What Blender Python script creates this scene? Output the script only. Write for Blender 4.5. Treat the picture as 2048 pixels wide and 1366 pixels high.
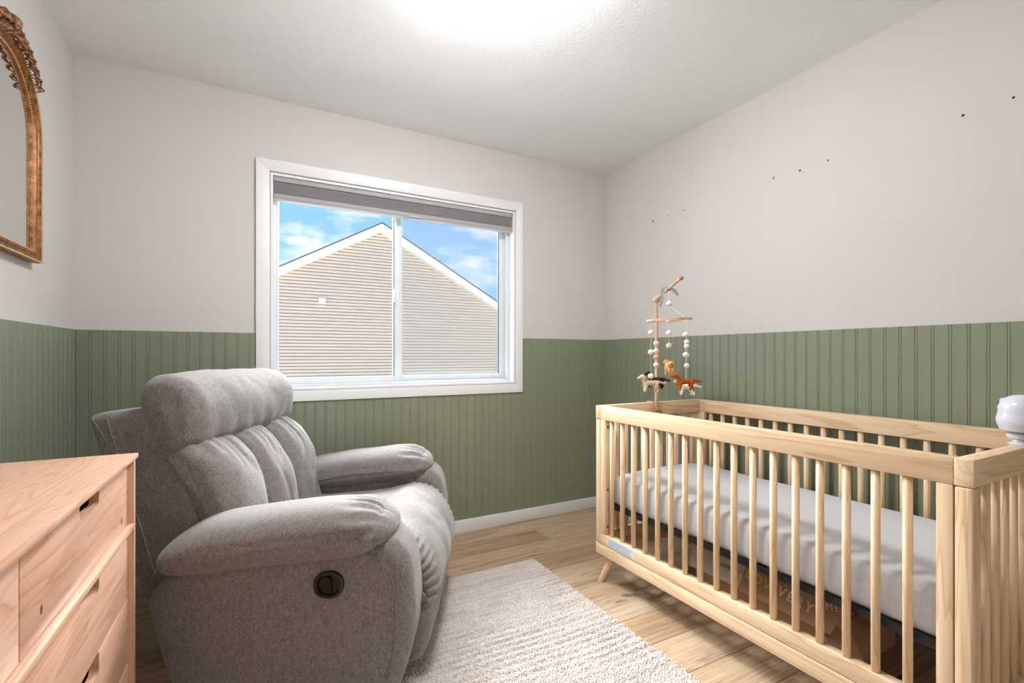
import bpy, bmesh, math, random
import numpy as np
from mathutils import Vector, Matrix, noise as mnoise

random.seed(7)
PI = math.pi
for o in list(bpy.data.objects):
    bpy.data.objects.remove(o)
SC = bpy.context.scene
COL = SC.collection

# ------------------------------------------------------------------ camera
cam = bpy.data.cameras.new('camera')
cam.sensor_width = 36.0
cam.lens = 36.0 * 949.0 / 2048.0
cam.shift_y = 28.0 / 2048.0
cam.clip_start = 0.02
cam_o = bpy.data.objects.new('camera', cam)
COL.objects.link(cam_o)
cam_o.location = (0, 0, 1.105)
cam_o.rotation_euler = (PI / 2, 0, -math.atan2(510, 949))
SC.camera = cam_o

# ------------------------------------------------------------------ world / sky
W = bpy.data.worlds.new('sky')
SC.world = W
W.use_nodes = True
nt = W.node_tree
nt.nodes.clear()
def wn(t): return nt.nodes.new(t)
out = wn('ShaderNodeOutputWorld'); bg = wn('ShaderNodeBackground')
tc = wn('ShaderNodeTexCoord'); sep = wn('ShaderNodeSeparateXYZ')
nt.links.new(tc.outputs['Generated'], sep.inputs[0])
ramp = wn('ShaderNodeValToRGB')
ramp.color_ramp.elements[0].position = 0.0
ramp.color_ramp.elements[0].color = (0.30, 0.52, 0.80, 1)
ramp.color_ramp.elements[1].position = 0.55
ramp.color_ramp.elements[1].color = (0.13, 0.32, 0.72, 1)
nt.links.new(sep.outputs['Z'], ramp.inputs[0])
mp = wn('ShaderNodeMapping'); mp.inputs['Scale'].default_value = (2.2, 2.2, 5.5)
mp.inputs['Location'].default_value = (0.35, 0.1, 0.62)
nt.links.new(tc.outputs['Generated'], mp.inputs[0])
ns = wn('ShaderNodeTexNoise'); ns.inputs['Scale'].default_value = 1.9
ns.inputs['Detail'].default_value = 9; ns.inputs['Roughness'].default_value = 0.62
nt.links.new(mp.outputs[0], ns.inputs['Vector'])
cr = wn('ShaderNodeValToRGB')
cr.color_ramp.elements[0].position = 0.50; cr.color_ramp.elements[0].color = (0, 0, 0, 1)
cr.color_ramp.elements[1].position = 0.64; cr.color_ramp.elements[1].color = (1, 1, 1, 1)
nt.links.new(ns.outputs['Fac'], cr.inputs[0])
mx = wn('ShaderNodeMixRGB'); mx.inputs[2].default_value = (0.74, 0.75, 0.77, 1)
nt.links.new(cr.outputs[0], mx.inputs[0]); nt.links.new(ramp.outputs[0], mx.inputs[1])
nt.links.new(mx.outputs[0], bg.inputs[0]); bg.inputs[1].default_value = 0.61
nt.links.new(bg.outputs[0], out.inputs[0])

# ------------------------------------------------------------------ sun (broad, hazy daylight over the neighbour's roof)
sun = bpy.data.lights.new('sun_offscreen', 'SUN')
sun.energy = 18.5
sun.angle = math.radians(75)
sun.color = (0.95, 0.98, 1.0)
sun_o = bpy.data.objects.new('sun_offscreen', sun)
COL.objects.link(sun_o)
sun_o.rotation_euler = Vector((-0.04, -0.74, -0.67)).to_track_quat('-Z', 'Y').to_euler()
sun_o.location = (0, 12, 12)

# ------------------------------------------------------------------ view settings
SC.view_settings.view_transform = 'Standard'
SC.view_settings.look = 'None'
SC.view_settings.gamma = 1.0
SC.view_settings.use_curve_mapping = False
SC.view_settings.exposure = 1.5
LAMP = 42.0

# room: camera stands at x=0, y=0; +y points at the window wall
RX, LX, BY, FY, CH = 2.266, -0.716, 2.767, -0.85, 2.44
RAIL = 1.22

# ================================================================== materials
def srgb(r, g, b):
    f = lambda c: (c / 255 / 12.92) if c / 255 <= 0.04045 else ((c / 255 + 0.055) / 1.055) ** 2.4
    return (f(r), f(g), f(b), 1)

class Mat:
    def __init__(s, name, rough=0.5, spec=0.5):
        s.m = bpy.data.materials.new(name); s.m.use_nodes = True
        s.nt = s.m.node_tree; s.nt.nodes.clear()
        s.out = s.n('ShaderNodeOutputMaterial'); s.b = s.n('ShaderNodeBsdfPrincipled')
        s.l(s.b.outputs[0], s.out.inputs[0])
        s.b.inputs['Roughness'].default_value = rough
        s.b.inputs['Specular IOR Level'].default_value = spec
    def n(s, t, **kw):
        k = s.nt.nodes.new(t)
        for a, v in kw.items():
            if a in k.inputs: k.inputs[a].default_value = v
            else: setattr(k, a, v)
        return k
    def l(s, a, b): s.nt.links.new(a, b)
    def coord(s, scale=(1, 1, 1), rnd=0.0, rot=(0, 0, 0)):
        t = s.n('ShaderNodeTexCoord'); m = s.n('ShaderNodeMapping')
        m.inputs['Scale'].default_value = scale
        m.inputs['Rotation'].default_value = rot
        if rnd:
            oi = s.n('ShaderNodeObjectInfo'); mu = s.n('ShaderNodeMath', operation='MULTIPLY')
            mu.inputs[1].default_value = rnd
            s.l(oi.outputs['Random'], mu.inputs[0])
            ad = s.n('ShaderNodeVectorMath', operation='ADD')
            s.l(t.outputs['Object'], ad.inputs[0]); s.l(mu.outputs[0], ad.inputs[1])
            s.l(ad.outputs[0], m.inputs[0])
        else:
            s.l(t.outputs['Object'], m.inputs[0])
        return m.outputs[0]
    def noise(s, vec, scale, detail=3, rough=0.5, dist=0.0):
        k = s.n('ShaderNodeTexNoise', Scale=scale, Detail=detail, Roughness=rough, Distortion=dist)
        s.l(vec, k.inputs['Vector']); return k.outputs['Fac']
    def ramp(s, fac, stops):
        r = s.n('ShaderNodeValToRGB'); e = r.color_ramp.elements
        while len(e) < len(stops): e.new(0.5)
        for k, (p, c) in zip(e, stops):
            k.position = p; k.color = c
        s.l(fac, r.inputs[0]); return r.outputs[0]
    def mix(s, fac, a, b, mode='MIX'):
        k = s.n('ShaderNodeMixRGB', blend_type=mode)
        for i, v in ((0, fac), (1, a), (2, b)):
            if hasattr(v, 'links'): s.l(v, k.inputs[i])
            else: k.inputs[i].default_value = v
        return k.outputs[0]
    def color(s, c):
        if hasattr(c, 'links'): s.l(c, s.b.inputs['Base Color'])
        else: s.b.inputs['Base Color'].default_value = c
        return s
    def bump(s, h, strength=0.3, dist=0.002):
        k = s.n('ShaderNodeBump', Strength=strength, Distance=dist)
        s.l(h, k.inputs['Height']); s.l(k.outputs[0], s.b.inputs['Normal']); return s

def plain(name, c, rough=0.5, spec=0.5, metal=0.0, bump=None):
    m = Mat(name, rough, spec).color(c)
    m.b.inputs['Metallic'].default_value = metal
    v = m.coord()
    n = m.noise(v, 60 if not bump else bump[0], 3)
    if bump: m.bump(n, bump[1], bump[2])
    else: m.bump(n, 0.03, 0.0005)
    return m.m

def wood(name, light, mid, dark, axis, rough=0.42, rnd=13.0, ring=11.0, spec=0.4, contrast=1.0, knots=False):
    m = Mat(name, rough, spec)
    sc = {'X': (0.55, 8, 8), 'Y': (8, 0.55, 8), 'Z': (8, 8, 0.55)}[axis]
    fine = {'X': (3, 120, 120), 'Y': (120, 3, 120), 'Z': (120, 120, 3)}[axis]
    v = m.coord(sc, rnd)
    n1 = m.noise(v, 1.2, 3, 0.5, 0.4)
    mu = m.n('ShaderNodeMath', operation='MULTIPLY'); mu.inputs[1].default_value = ring
    m.l(n1, mu.inputs[0])
    fr = m.n('ShaderNodeMath', operation='FRACT'); m.l(mu.outputs[0], fr.inputs[0])
    rings = m.ramp(fr.outputs[0], [(0.0, light), (0.45, light), (0.80, mid), (0.93, dark), (1.0, light)])
    broad = m.ramp(m.noise(v, 0.7, 2), [(0.3, light), (0.7, mid)])
    c = m.mix(0.62 * contrast, broad, rings)
    f = m.noise(m.coord(fine, rnd), 1.0, 3, 0.6)
    c = m.mix(0.20, c, m.ramp(f, [(0.3, dark), (0.65, light)]))
    m.color(c); m.bump(f, 0.06, 0.0006)
    return m.m

PINE_L, PINE_M, PINE_D = srgb(232, 206, 172), srgb(219, 184, 144), srgb(190, 142, 98)
M = {}
for a in 'XYZ':
    M['pine' + a] = wood('pine_' + a.lower(), PINE_L, PINE_M, PINE_D, a)
DR_L, DR_M, DR_D = srgb(216, 176, 150), srgb(202, 152, 122), srgb(168, 102, 66)
for a in 'XYZ':
    M['dres' + a] = wood('dresser_wood_' + a.lower(), DR_L, DR_M, DR_D, a, rough=0.34, ring=15.0, contrast=0.8)
M['knot'] = plain('wood_knot', srgb(120, 66, 36), 0.5)
M['beech'] = wood('beech', srgb(220, 182, 156), srgb(208, 165, 138), srgb(186, 140, 112), 'Z', ring=4)
M['beech_dark'] = plain('beech_cap', srgb(176, 116, 74), 0.5)

# painted drywall
m = Mat('wall_paint', 0.75, 0.25).color(srgb(215, 210, 206))
m.bump(m.noise(m.coord(), 160, 4, 0.6), 0.10, 0.0012); M['wall'] = m.m
m = Mat('ceiling_paint', 0.9, 0.1).color(srgb(245, 246, 248))
vv = m.coord((1, 1, 1))
m.bump(m.noise(vv, 85, 5, 0.65, 0.6), 0.8, 0.004); M['ceil'] = m.m
m = Mat('green_paint', 0.38, 0.5)
m.color(m.mix(m.noise(m.coord(), 3, 2), srgb(134, 139, 117), srgb(139, 144, 122)))
m.bump(m.noise(m.coord(), 220, 3), 0.05, 0.0006); M['green'] = m.m
M['white_trim'] = plain('white_trim', srgb(238, 238, 239), 0.42)
M['vinyl'] = plain('white_vinyl', srgb(226, 230, 234), 0.35)
M['gasket'] = plain('dark_gasket', srgb(70, 74, 78), 0.6)
M['hole'] = plain('nail_hole_dark', srgb(38, 34, 32), 0.9)

# floor planks
m = Mat('vinyl_plank', 0.42, 0.4)
v = m.coord((1.1, 10, 10), 17.0)
n1 = m.noise(v, 1.5, 6, 0.62, 1.0)
v2 = m.coord((2.2, 95, 95), 17.0)
n2 = m.noise(v2, 1.0, 5, 0.7)
base = m.ramp(n1, [(0.25, srgb(112, 88, 68)), (0.38, srgb(168, 142, 116)), (0.52, srgb(204, 182, 156)), (0.64, srgb(190, 162, 132)), (0.80, srgb(140, 108, 80))])
oi = m.n('ShaderNodeObjectInfo')
tint = m.ramp(oi.outputs['Random'], [(0.0, srgb(214, 188, 164)), (0.35, srgb(250, 246, 240)), (0.7, srgb(236, 218, 200)), (1.0, srgb(255, 255, 252))])
c = m.mix(1.0, base, tint, 'MULTIPLY')
c = m.mix(0.34, c, m.ramp(n2, [(0.32, srgb(92, 70, 54)), (0.60, srgb(214, 192, 166))]))
kn = m.noise(m.coord((3.2, 11, 11), 29.0), 1.4, 3, 0.5, 0.5)
kmask = m.ramp(kn, [(0.64, (0, 0, 0, 1)), (0.74, (0.9, 0.9, 0.9, 1))])
c = m.mix(kmask, c, srgb(72, 54, 44))
m.color(c); m.bump(n2, 0.12, 0.0008); M['plank'] = m.m
M['subfloor'] = plain('subfloor', srgb(70, 56, 46), 0.8)

# recliner chenille
def fabric(name, lo, mid, hi, scale, rough=0.95, bstr=0.5, stretch=(1, 1, 1)):
    m = Mat(name, rough, 0.15)
    v = m.coord(stretch)
    a = m.noise(v, scale, 3, 0.65)
    b = m.noise(v, scale * 0.22, 3, 0.6)
    c = m.ramp(a, [(0.30, lo), (0.50, mid), (0.70, hi)])
    c = m.mix(0.22, c, m.ramp(b, [(0.3, lo), (0.7, hi)]))
    m.color(c)
    m.b.inputs['Sheen Weight'].default_value = 0.25
    m.b.inputs['Sheen Roughness'].default_value = 0.5
    m.bump(a, bstr, 0.0015); return m.m
M['chenille'] = fabric('grey_chenille', srgb(86, 80, 78), srgb(131, 124, 121), srgb(170, 164, 161), 420, stretch=(1, 1, 0.42))
M['sheet'] = fabric('heather_sheet', srgb(166, 162, 162), srgb(188, 185, 186), srgb(206, 204, 206), 420, bstr=0.15)
m = Mat('rug_pile', 0.95, 0.1)
v = m.coord((0.9, 5, 1))
n = m.noise(v, 5, 4, 0.6)
c = m.ramp(n, [(0.28, srgb(188, 176, 169)), (0.5, srgb(214, 204, 198)), (0.75, srgb(228, 220, 215))])
n2 = m.noise(m.coord(), 320, 2)
c = m.mix(0.25, c, m.ramp(n2, [(0.35, srgb(190, 176, 168)), (0.6, srgb(244, 236, 231))]))
m.color(c); M['rug'] = m.m
M['rug_base'] = plain('rug_backing', srgb(206, 194, 186), 0.95, 0.1, bump=(300, 0.4, 0.002))
M['black_plastic'] = plain('black_plastic', srgb(26, 20, 20), 0.35)
M['black_rim'] = plain('black_rim', srgb(38, 24, 20), 0.4)
M['black_metal'] = plain('black_metal', srgb(22, 24, 28), 0.4, 0.5)
M['base_cloth'] = plain('dark_base_cloth', srgb(40, 38, 38), 0.9)
M['brass'] = plain('brass_bolt', srgb(120, 92, 52), 0.4, 0.5, 0.8)
M['steel'] = plain('steel', srgb(160, 160, 160), 0.35, 0.5, 0.8)
M['felt_white'] = plain('felt_white', srgb(236, 229, 224), 0.95, 0.1, bump=(400, 0.5, 0.001))
M['felt_peach'] = plain('felt_peach', srgb(217, 168, 138), 0.95, 0.1, bump=(400, 0.5, 0.001))
M['felt_cream'] = plain('felt_cream', srgb(214, 190, 164), 0.95, 0.1, bump=(400, 0.5, 0.001))
M['felt_gold'] = plain('felt_gold', srgb(222, 164, 108), 0.95, 0.1, bump=(400, 0.5, 0.001))
M['felt_brown'] = plain('felt_brown', srgb(168, 88, 34), 0.95, 0.1, bump=(400, 0.5, 0.001))
M['felt_dark'] = plain('felt_dark', srgb(62, 34, 38), 0.95, 0.1, bump=(400, 0.5, 0.001))
M['ribbon'] = plain('ribbon', srgb(252, 251, 248), 0.6)
M['string'] = plain('string', srgb(236, 234, 228), 0.8)
M['white_plastic'] = plain('white_plastic', srgb(206, 206, 214), 0.25)
M['grey_line'] = plain('grey_line', srgb(150, 150, 160), 0.5)
M['lens'] = plain('lens', srgb(30, 30, 40), 0.1)
M['shade'] = plain('shade_fabric', srgb(176, 175, 179), 0.85, 0.2, bump=(500, 0.2, 0.0008))
M['shade_rail'] = plain('shade_rail', srgb(196, 194, 192), 0.5)
M['shade_head'] = plain('shade_headrail', srgb(178, 176, 176), 0.6)
M['cardboard'] = plain('cardboard', srgb(186, 146, 112), 0.85, 0.2)
M['cardboard_lit'] = plain('cardboard_lit_pale', srgb(206, 194, 186), 0.8, 0.2)  # lit stretch of the front flap, brightness put into a paler colour
M['print_yellow'] = plain('print_yellow', srgb(226, 204, 60), 0.7)
M['print_white'] = plain('print_white', srgb(238, 226, 216), 0.7)
M['print_plum'] = plain('print_plum', srgb(120, 84, 96), 0.7)
M['label_white'] = plain('label_white', srgb(222, 224, 228), 0.5)
M['label_blue'] = plain('label_blue', srgb(140, 160, 196), 0.5)
# gilt mirror frame
m = Mat('gilt', 0.42, 0.5)
n = m.noise(m.coord(), 45, 4, 0.6)
m.color(m.ramp(n, [(0.3, srgb(84, 48, 24)), (0.5, srgb(142, 88, 42)), (0.72, srgb(184, 128, 72))]))
m.b.inputs['Metallic'].default_value = 0.45
m.bump(n, 0.2, 0.001); M['gilt'] = m.m
m = Mat('carved_gilt', 0.5, 0.5)
n = m.noise(m.coord(), 90, 4, 0.6)
m.color(m.ramp(n, [(0.32, srgb(74, 46, 36)), (0.5, srgb(146, 98, 62)), (0.72, srgb(204, 162, 118))]))
m.b.inputs['Metallic'].default_value = 0.35
m.bump(n, 0.5, 0.002); M['carved'] = m.m
m = Mat('bead_gilt', 0.35, 0.5).color(srgb(214, 180, 140)); m.b.inputs['Metallic'].default_value = 0.4; M['bead'] = m.m
m = Mat('mirror_glass', 0.02, 0.5).color((0.86, 0.88, 0.84, 1)); m.b.inputs['Metallic'].default_value = 1.0; M['mirror'] = m.m
# window glass and insect screen
def see_through(name, tint, refl_rough, gloss=True, opac=None):
    m = Mat(name); m.nt.nodes.remove(m.b)
    tr = m.n('ShaderNodeBsdfTransparent'); tr.inputs[0].default_value = tint
    mxs = m.n('ShaderNodeMixShader')
    if gloss:
        g = m.n('ShaderNodeBsdfGlossy', Roughness=refl_rough)
        fr = m.n('ShaderNodeFresnel', IOR=1.22); m.l(fr.outputs[0], mxs.inputs[0])
    else:
        g = m.n('ShaderNodeBsdfDiffuse'); g.inputs[0].default_value = opac[1]
        mxs.inputs[0].default_value = opac[0]
    m.l(tr.outputs[0], mxs.inputs[1]); m.l(g.outputs[0], mxs.inputs[2]); m.l(mxs.outputs[0], m.out.inputs[0])
    return m.m
M['glass'] = see_through('window_glass', (0.97, 0.985, 0.98, 1), 0.0)
M['screen'] = see_through('insect_screen', (1, 1, 1, 1), 0, False, (0.16, (0.25, 0.25, 0.25, 1)))
# outdoors
m = Mat('vinyl_siding', 0.6, 0.3)
m.color(m.mix(m.noise(m.coord((0.3, 1, 3)), 2, 2), srgb(206, 184, 165), srgb(212, 190, 171))); M['siding'] = m.m
M['rake'] = plain('white_rake', srgb(246, 244, 238), 0.5)
M['soffit'] = plain('soffit', srgb(206, 202, 194), 0.6)
M['shingle'] = plain('shingle', srgb(96, 88, 80), 0.9, bump=(12, 0.6, 0.02))
m = Mat('pale_bounce_ground', 0.9, 0.1)
m.color(m.ramp(m.noise(m.coord(), 1.5, 4), [(0.3, srgb(186, 181, 172)), (0.7, srgb(204, 200, 192))])); M['bounce_ground'] = m.m  # unseen ground, coloured pale to bounce daylight up through the window
m = Mat('lamp_glass', 0.4)
m.color((0.9, 0.9, 0.88, 1)); m.b.inputs['Emission Color'].default_value = (0.95, 0.98, 1.0, 1)
m.b.inputs['Emission Strength'].default_value = LAMP; M['lamp'] = m.m

# ================================================================== helpers
def tag(o, label=None, cat=None, group=None, kind=None):
    if label: o['label'] = label
    if cat: o['category'] = cat
    if group: o['group'] = group
    if kind: o['kind'] = kind
    return o

ROOT = {}
def empty(name, loc):
    o = bpy.data.objects.new(name, None); COL.objects.link(o)
    o.location = loc; o.empty_display_size = 0.1
    ROOT[o.name] = Vector(loc)
    return o

def setparent(o, p):
    if p is None: return
    o.parent = p
    loc = Vector((0, 0, 0)); q = p
    while q is not None:
        loc += Vector(q.location) + q.matrix_parent_inverse.translation
        q = q.parent
    o.matrix_parent_inverse = Matrix.Translation(-loc)

def link(name, me, mat, parent=None, smooth=None, loc=None):
    if mat is not None and len(me.materials) == 0: me.materials.append(mat)
    if smooth is not None:
        for p in me.polygons: p.use_smooth = True
        if smooth < 179:
            me.set_sharp_from_angle(angle=math.radians(smooth))
    o = bpy.data.objects.new(name, me); COL.objects.link(o)
    if loc is not None: o.location = loc
    setparent(o, parent)
    return o

def from_bm(name, bm, mat, parent=None, smooth=None, loc=None):
    bmesh.ops.recalc_face_normals(bm, faces=bm.faces)
    me = bpy.data.meshes.new(name); bm.to_mesh(me); bm.free()
    return link(name, me, mat, parent, smooth, loc)

def bm_box(bm, x0, x1, y0, y1, z0, z1, bev=0.0, seg=2):
    r = bmesh.ops.create_cube(bm, size=1)
    vs = r['verts']
    for v in vs:
        v.co = Vector(((x0 + x1) / 2 + v.co.x * (x1 - x0), (y0 + y1) / 2 + v.co.y * (y1 - y0), (z0 + z1) / 2 + v.co.z * (z1 - z0)))
    if bev > 0:
        es = list({e for v in vs for e in v.link_edges})
        bmesh.ops.bevel(bm, geom=es, offset=bev, segments=seg, profile=0.5, affect='EDGES')

def box(name, x0, x1, y0, y1, z0, z1, mat, parent=None, bev=0.0, seg=2, loc=None):
    bm = bmesh.new(); bm_box(bm, x0, x1, y0, y1, z0, z1, bev, seg)
    return from_bm(name, bm, mat, parent, 35 if bev > 0 else None, loc)

def bm_tube(bm, pts, rad, seg=12, caps=True, squash=None):
    """sweep a circle along pts with per-point radius"""
    pts = [Vector(p) for p in pts]; n = len(pts)
    if not hasattr(rad, '__len__'): rad = [rad] * n
    rings = []; up = None
    for i, p in enumerate(pts):
        t = (pts[min(i + 1, n - 1)] - pts[max(i - 1, 0)]).normalized()
        if up is None:
            up = Vector((0, 0, 1)) if abs(t.z) < 0.9 else Vector((1, 0, 0))
        a = t.cross(up).normalized(); b = a.cross(t).normalized(); up = b
        ring = []
        for k in range(seg):
            an = 2 * PI * k / seg
            ring.append(bm.verts.new(p + a * math.cos(an) * rad[i] + b * math.sin(an) * rad[i] * (squash or 1)))
        rings.append(ring)
    for i in range(n - 1):
        for k in range(seg):
            bm.faces.new((rings[i][k], rings[i][(k + 1) % seg], rings[i + 1][(k + 1) % seg], rings[i + 1][k]))
    if caps:
        bm.faces.new(rings[0][::-1]); bm.faces.new(rings[-1])

def tube(name, pts, rad, mat, parent=None, seg=12, loc=None):
    bm = bmesh.new(); bm_tube(bm, pts, rad, seg)
    return from_bm(name, bm, mat, parent, 50, loc)

def bm_sphere(bm, c, r, u=16, v=10, sc=(1, 1, 1)):
    q = bmesh.ops.create_uvsphere(bm, u_segments=u, v_segments=v, radius=r)
    for x in q['verts']:
        x.co = Vector((x.co.x * sc[0], x.co.y * sc[1], x.co.z * sc[2])) + Vector(c)

def sphere(name, c, r, mat, parent=None, sc=(1, 1, 1), u=16, v=10):
    bm = bmesh.new(); bm_sphere(bm, (0, 0, 0), r, u, v, sc)
    return from_bm(name, bm, mat, parent, 179, c)

def lathe(name, prof, mat, parent=None, loc=(0, 0, 0), seg=32, rot=None, sharp=40, sx=1, sy=1):
    bm = bmesh.new(); rings = []
    for r, z in prof:
        rings.append([bm.verts.new((r * math.cos(2 * PI * k / seg) * sx, r * math.sin(2 * PI * k / seg) * sy, z)) for k in range(seg)])
    for i in range(len(prof) - 1):
        for k in range(seg):
            bm.faces.new((rings[i][k], rings[i][(k + 1) % seg], rings[i + 1][(k + 1) % seg], rings[i + 1][k]))
    bm.faces.new(rings[0][::-1]); bm.faces.new(rings[-1])
    bmesh.ops.remove_doubles(bm, verts=bm.verts, dist=1e-5)
    if rot is not None: bmesh.ops.transform(bm, matrix=rot, verts=bm.verts)
    return from_bm(name, bm, mat, parent, sharp, loc)

def prism(name, pts, axis, a0, a1, mat, parent=None, bev=0.0, smooth=None):
    """extrude a 2-D outline; axis X: pts are (y,z); Y: (x,z); Z: (x,y)"""
    bm = bmesh.new()
    mk = {'X': lambda p, a: (a, p[0], p[1]), 'Y': lambda p, a: (p[0], a, p[1]), 'Z': lambda p, a: (p[0], p[1], a)}[axis]
    A = [bm.verts.new(mk(p, a0)) for p in pts]; B = [bm.verts.new(mk(p, a1)) for p in pts]
    n = len(pts)
    bm.faces.new(A); bm.faces.new(B[::-1])
    for i in range(n): bm.faces.new((A[i], A[(i + 1) % n], B[(i + 1) % n], B[i]))
    if bev > 0: bmesh.ops.bevel(bm, geom=list(bm.edges), offset=bev, segments=2, profile=0.5, affect='EDGES')
    return from_bm(name, bm, mat, parent, smooth if smooth else (35 if bev > 0 else None))

def copy_part(o, loc, parent=None):
    c = o.copy(); COL.objects.link(c); c.location = loc
    if parent is not None: setparent(c, parent)
    return c

def text_mesh(name, body, size, mat, parent, matrix, extrude=0.0006, bold=0.0):
    cu = bpy.data.curves.new('lettering', 'FONT'); cu.body = body; cu.size = size; cu.extrude = extrude
    cu.offset = bold; cu.space_character = 1.25
    t = bpy.data.objects.new('lettering', cu); COL.objects.link(t)
    dg = bpy.context.evaluated_depsgraph_get()
    me = bpy.data.meshes.new_from_object(t.evaluated_get(dg))
    bpy.data.objects.remove(t); bpy.data.curves.remove(cu)
    me.materials.clear()
    me.transform(matrix)
    return link(name, me, mat, parent)

# ================================================================== room shell
# floor: planks run along x
floor = tag(box('floor', LX, RX, FY, BY, -0.06, -0.008, M['subfloor']), 'brown wood-look plank floor under rug and crib', 'floor', kind='structure')
PW = 0.178
row = 0; y = BY
while y > FY + 0.001:
    y0 = max(FY, y - PW)
    x = LX; off = [0.55, 1.05, 0.3, 0.82, 0.15][row % 5]; first = True
    while x < RX - 0.001:
        x1 = min(RX, x + (off if first else 1.22)); first = False
        bm = bmesh.new(); w, d = x1 - x - 0.0012, y - y0 - 0.0012
        bm_box(bm, -w / 2, w / 2, -d / 2, d / 2, -0.008, 0.0, 0.0008, 1)
        from_bm('plank', bm, M['plank'], floor, None, ((x + x1) / 2, (y + y0) / 2, 0))
        x = x1
    y = y0; row += 1
tag(box('ceiling', LX - .15, RX + .15, FY - .15, BY + .15, CH, CH + 0.1, M['ceil']), 'light grey textured ceiling above the nursery', 'ceiling', kind='structure')

# walls
WT = 0.15
WX0, WX1, WZ0, WZ1 = 0.062, 1.506, 0.922, 2.057          # window opening
bm = bmesh.new()
bm_box(bm, LX - WT, WX0, BY, BY + WT, -0.06, CH)
bm_box(bm, WX1, RX + WT, BY, BY + WT, -0.06, CH)
bm_box(bm, WX0, WX1, BY, BY + WT, -0.06, WZ0)
bm_box(bm, WX0, WX1, BY, BY + WT, WZ1, CH)
wall_back = tag(from_bm('wall_back', bm, M['wall']), 'window wall, off-white above green beadboard wainscot', 'wall', kind='structure')
wall_right = tag(box('wall_right', RX, RX + WT, FY - WT, BY, -0.06, CH, M['wall']), 'off-white wall with nail holes above green wainscot behind crib', 'wall', kind='structure')
wall_left = tag(box('wall_left', LX - WT, LX, FY - WT, BY, -0.06, CH, M['wall']), 'off-white wall with gilt mirror above green wainscot', 'wall', kind='structure')
wall_front = tag(box('wall_front', LX, RX, FY - WT, FY, -0.06, CH, M['wall']), 'plain off-white wall opposite the window', 'wall', kind='structure')

# beadboard: one plank mesh per height, shared
BP = 0.052; TH = 0.008
bead_prof = [(0, 0.0058), (0.0012, 0.0058), (0.0024, 0.0074), (0.0048, 0.0082), (0.0072, 0.0074), (0.0084, 0.0058), (0.0096, 0.0058), (0.0110, TH), (BP - 0.0012, TH), (BP, 0.0058)]
_bc = {}
def bead_mesh(z0, z1, wdt=BP):
    k = (round(z0, 3), round(z1, 3), round(wdt, 4))
    if k in _bc: return _bc[k]
    pr = [(s, d) for s, d in bead_prof if s < wdt - 0.0015]
    pr += [(wdt - 0.0008, pr[-1][1]), (wdt, 0.0058)]
    full = [(0, -0.001)] + pr + [(wdt, -0.001)]
    bm = bmesh.new(); n = len(full)
    A = [bm.verts.new((s, -d, z0)) for s, d in full]; B = [bm.verts.new((s, -d, z1)) for s, d in full]
    bm.faces.new(A[::-1]); bm.faces.new(B)
    for i in range(n): bm.faces.new((A[i], A[(i + 1) % n], B[(i + 1) % n], B[i]))
    bmesh.ops.recalc_face_normals(bm, faces=bm.faces)
    me = bpy.data.meshes.new('beadboard_plank'); bm.to_mesh(me); bm.free()
    me.materials.append(M['green'])
    _bc[k] = me; return me
def plank_at(me, wall, loc, rz):
    o = bpy.data.objects.new('beadboard_plank', me); COL.objects.link(o)
    o.location = loc; o.rotation_euler = (0, 0, rz); setparent(o, wall)
CX0, CX1, CZ0, CZ1 = -0.005, 1.559, 0.862, 2.120
x = LX
while x < RX - 0.001:
    xe = min(x + BP, RX)
    # split planks at the casing's sides
    cuts = [x] + [c for c in (CX0, CX1) if x + 0.001 < c < xe - 0.001] + [xe]
    for a, b in zip(cuts[:-1], cuts[1:]):
        mid = (a + b) / 2
        top = CZ0 if CX0 < mid < CX1 else RAIL
        if b - a > 0.004:
            plank_at(bead_mesh(0.002, top, b - a), wall_back, (a, BY, 0), 0)
    x = xe
y = BY - TH
while y > FY + 0.002:
    wdt = min(BP, y - FY)
    plank_at(bead_mesh(0.002, RAIL, wdt), wall_right, (RX, y, 0), -PI / 2)
    y -= wdt
y = FY
while y < BY - TH - 0.002:
    wdt = min(BP, BY - TH - y)
    plank_at(bead_mesh(0.002, RAIL, wdt), wall_left, (LX, y, 0), PI / 2)
    y += wdt
# baseboards
tag(box('baseboard_back', LX + .022, RX - .022, BY - .022, BY - .009, 0.001, 0.080, M['white_trim'], bev=0.003), 'white baseboard under the window wall', 'baseboard', kind='structure')
tag(box('baseboard_right', RX - .022, RX - .009, FY, BY - .009, 0.001, 0.080, M['white_trim'], bev=0.003), 'white baseboard behind the crib', 'baseboard', kind='structure')
tag(box('baseboard_left', LX + .009, LX + .022, FY, BY - .009, 0.001, 0.080, M['white_trim'], bev=0.003), 'white baseboard behind the dresser', 'baseboard', kind='structure')
# nail holes in the right wall
for (hy, hz, r) in [(2.282, 1.979, .006), (2.276, 1.972, .004), (2.154, 1.981, .004), (2.031, 1.98, .0045), (1.465, 1.987, .005), (1.463, 1.996, .0035),
                    (1.334, 1.981, .006), (1.316, 1.966, .0025), (1.209, 1.984, .0045), (0.745, 1.98, .0058), (0.614, 1.982, .005)]:
    lathe('nail_hole', [(r * .75, 0), (r * .8, 0.0006), (r * 0.5, 0.0009)], M['hole'], wall_right, (RX - 0.0001, hy, hz), 10, Matrix.Rotation(-PI / 2, 4, 'Y'))

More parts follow.
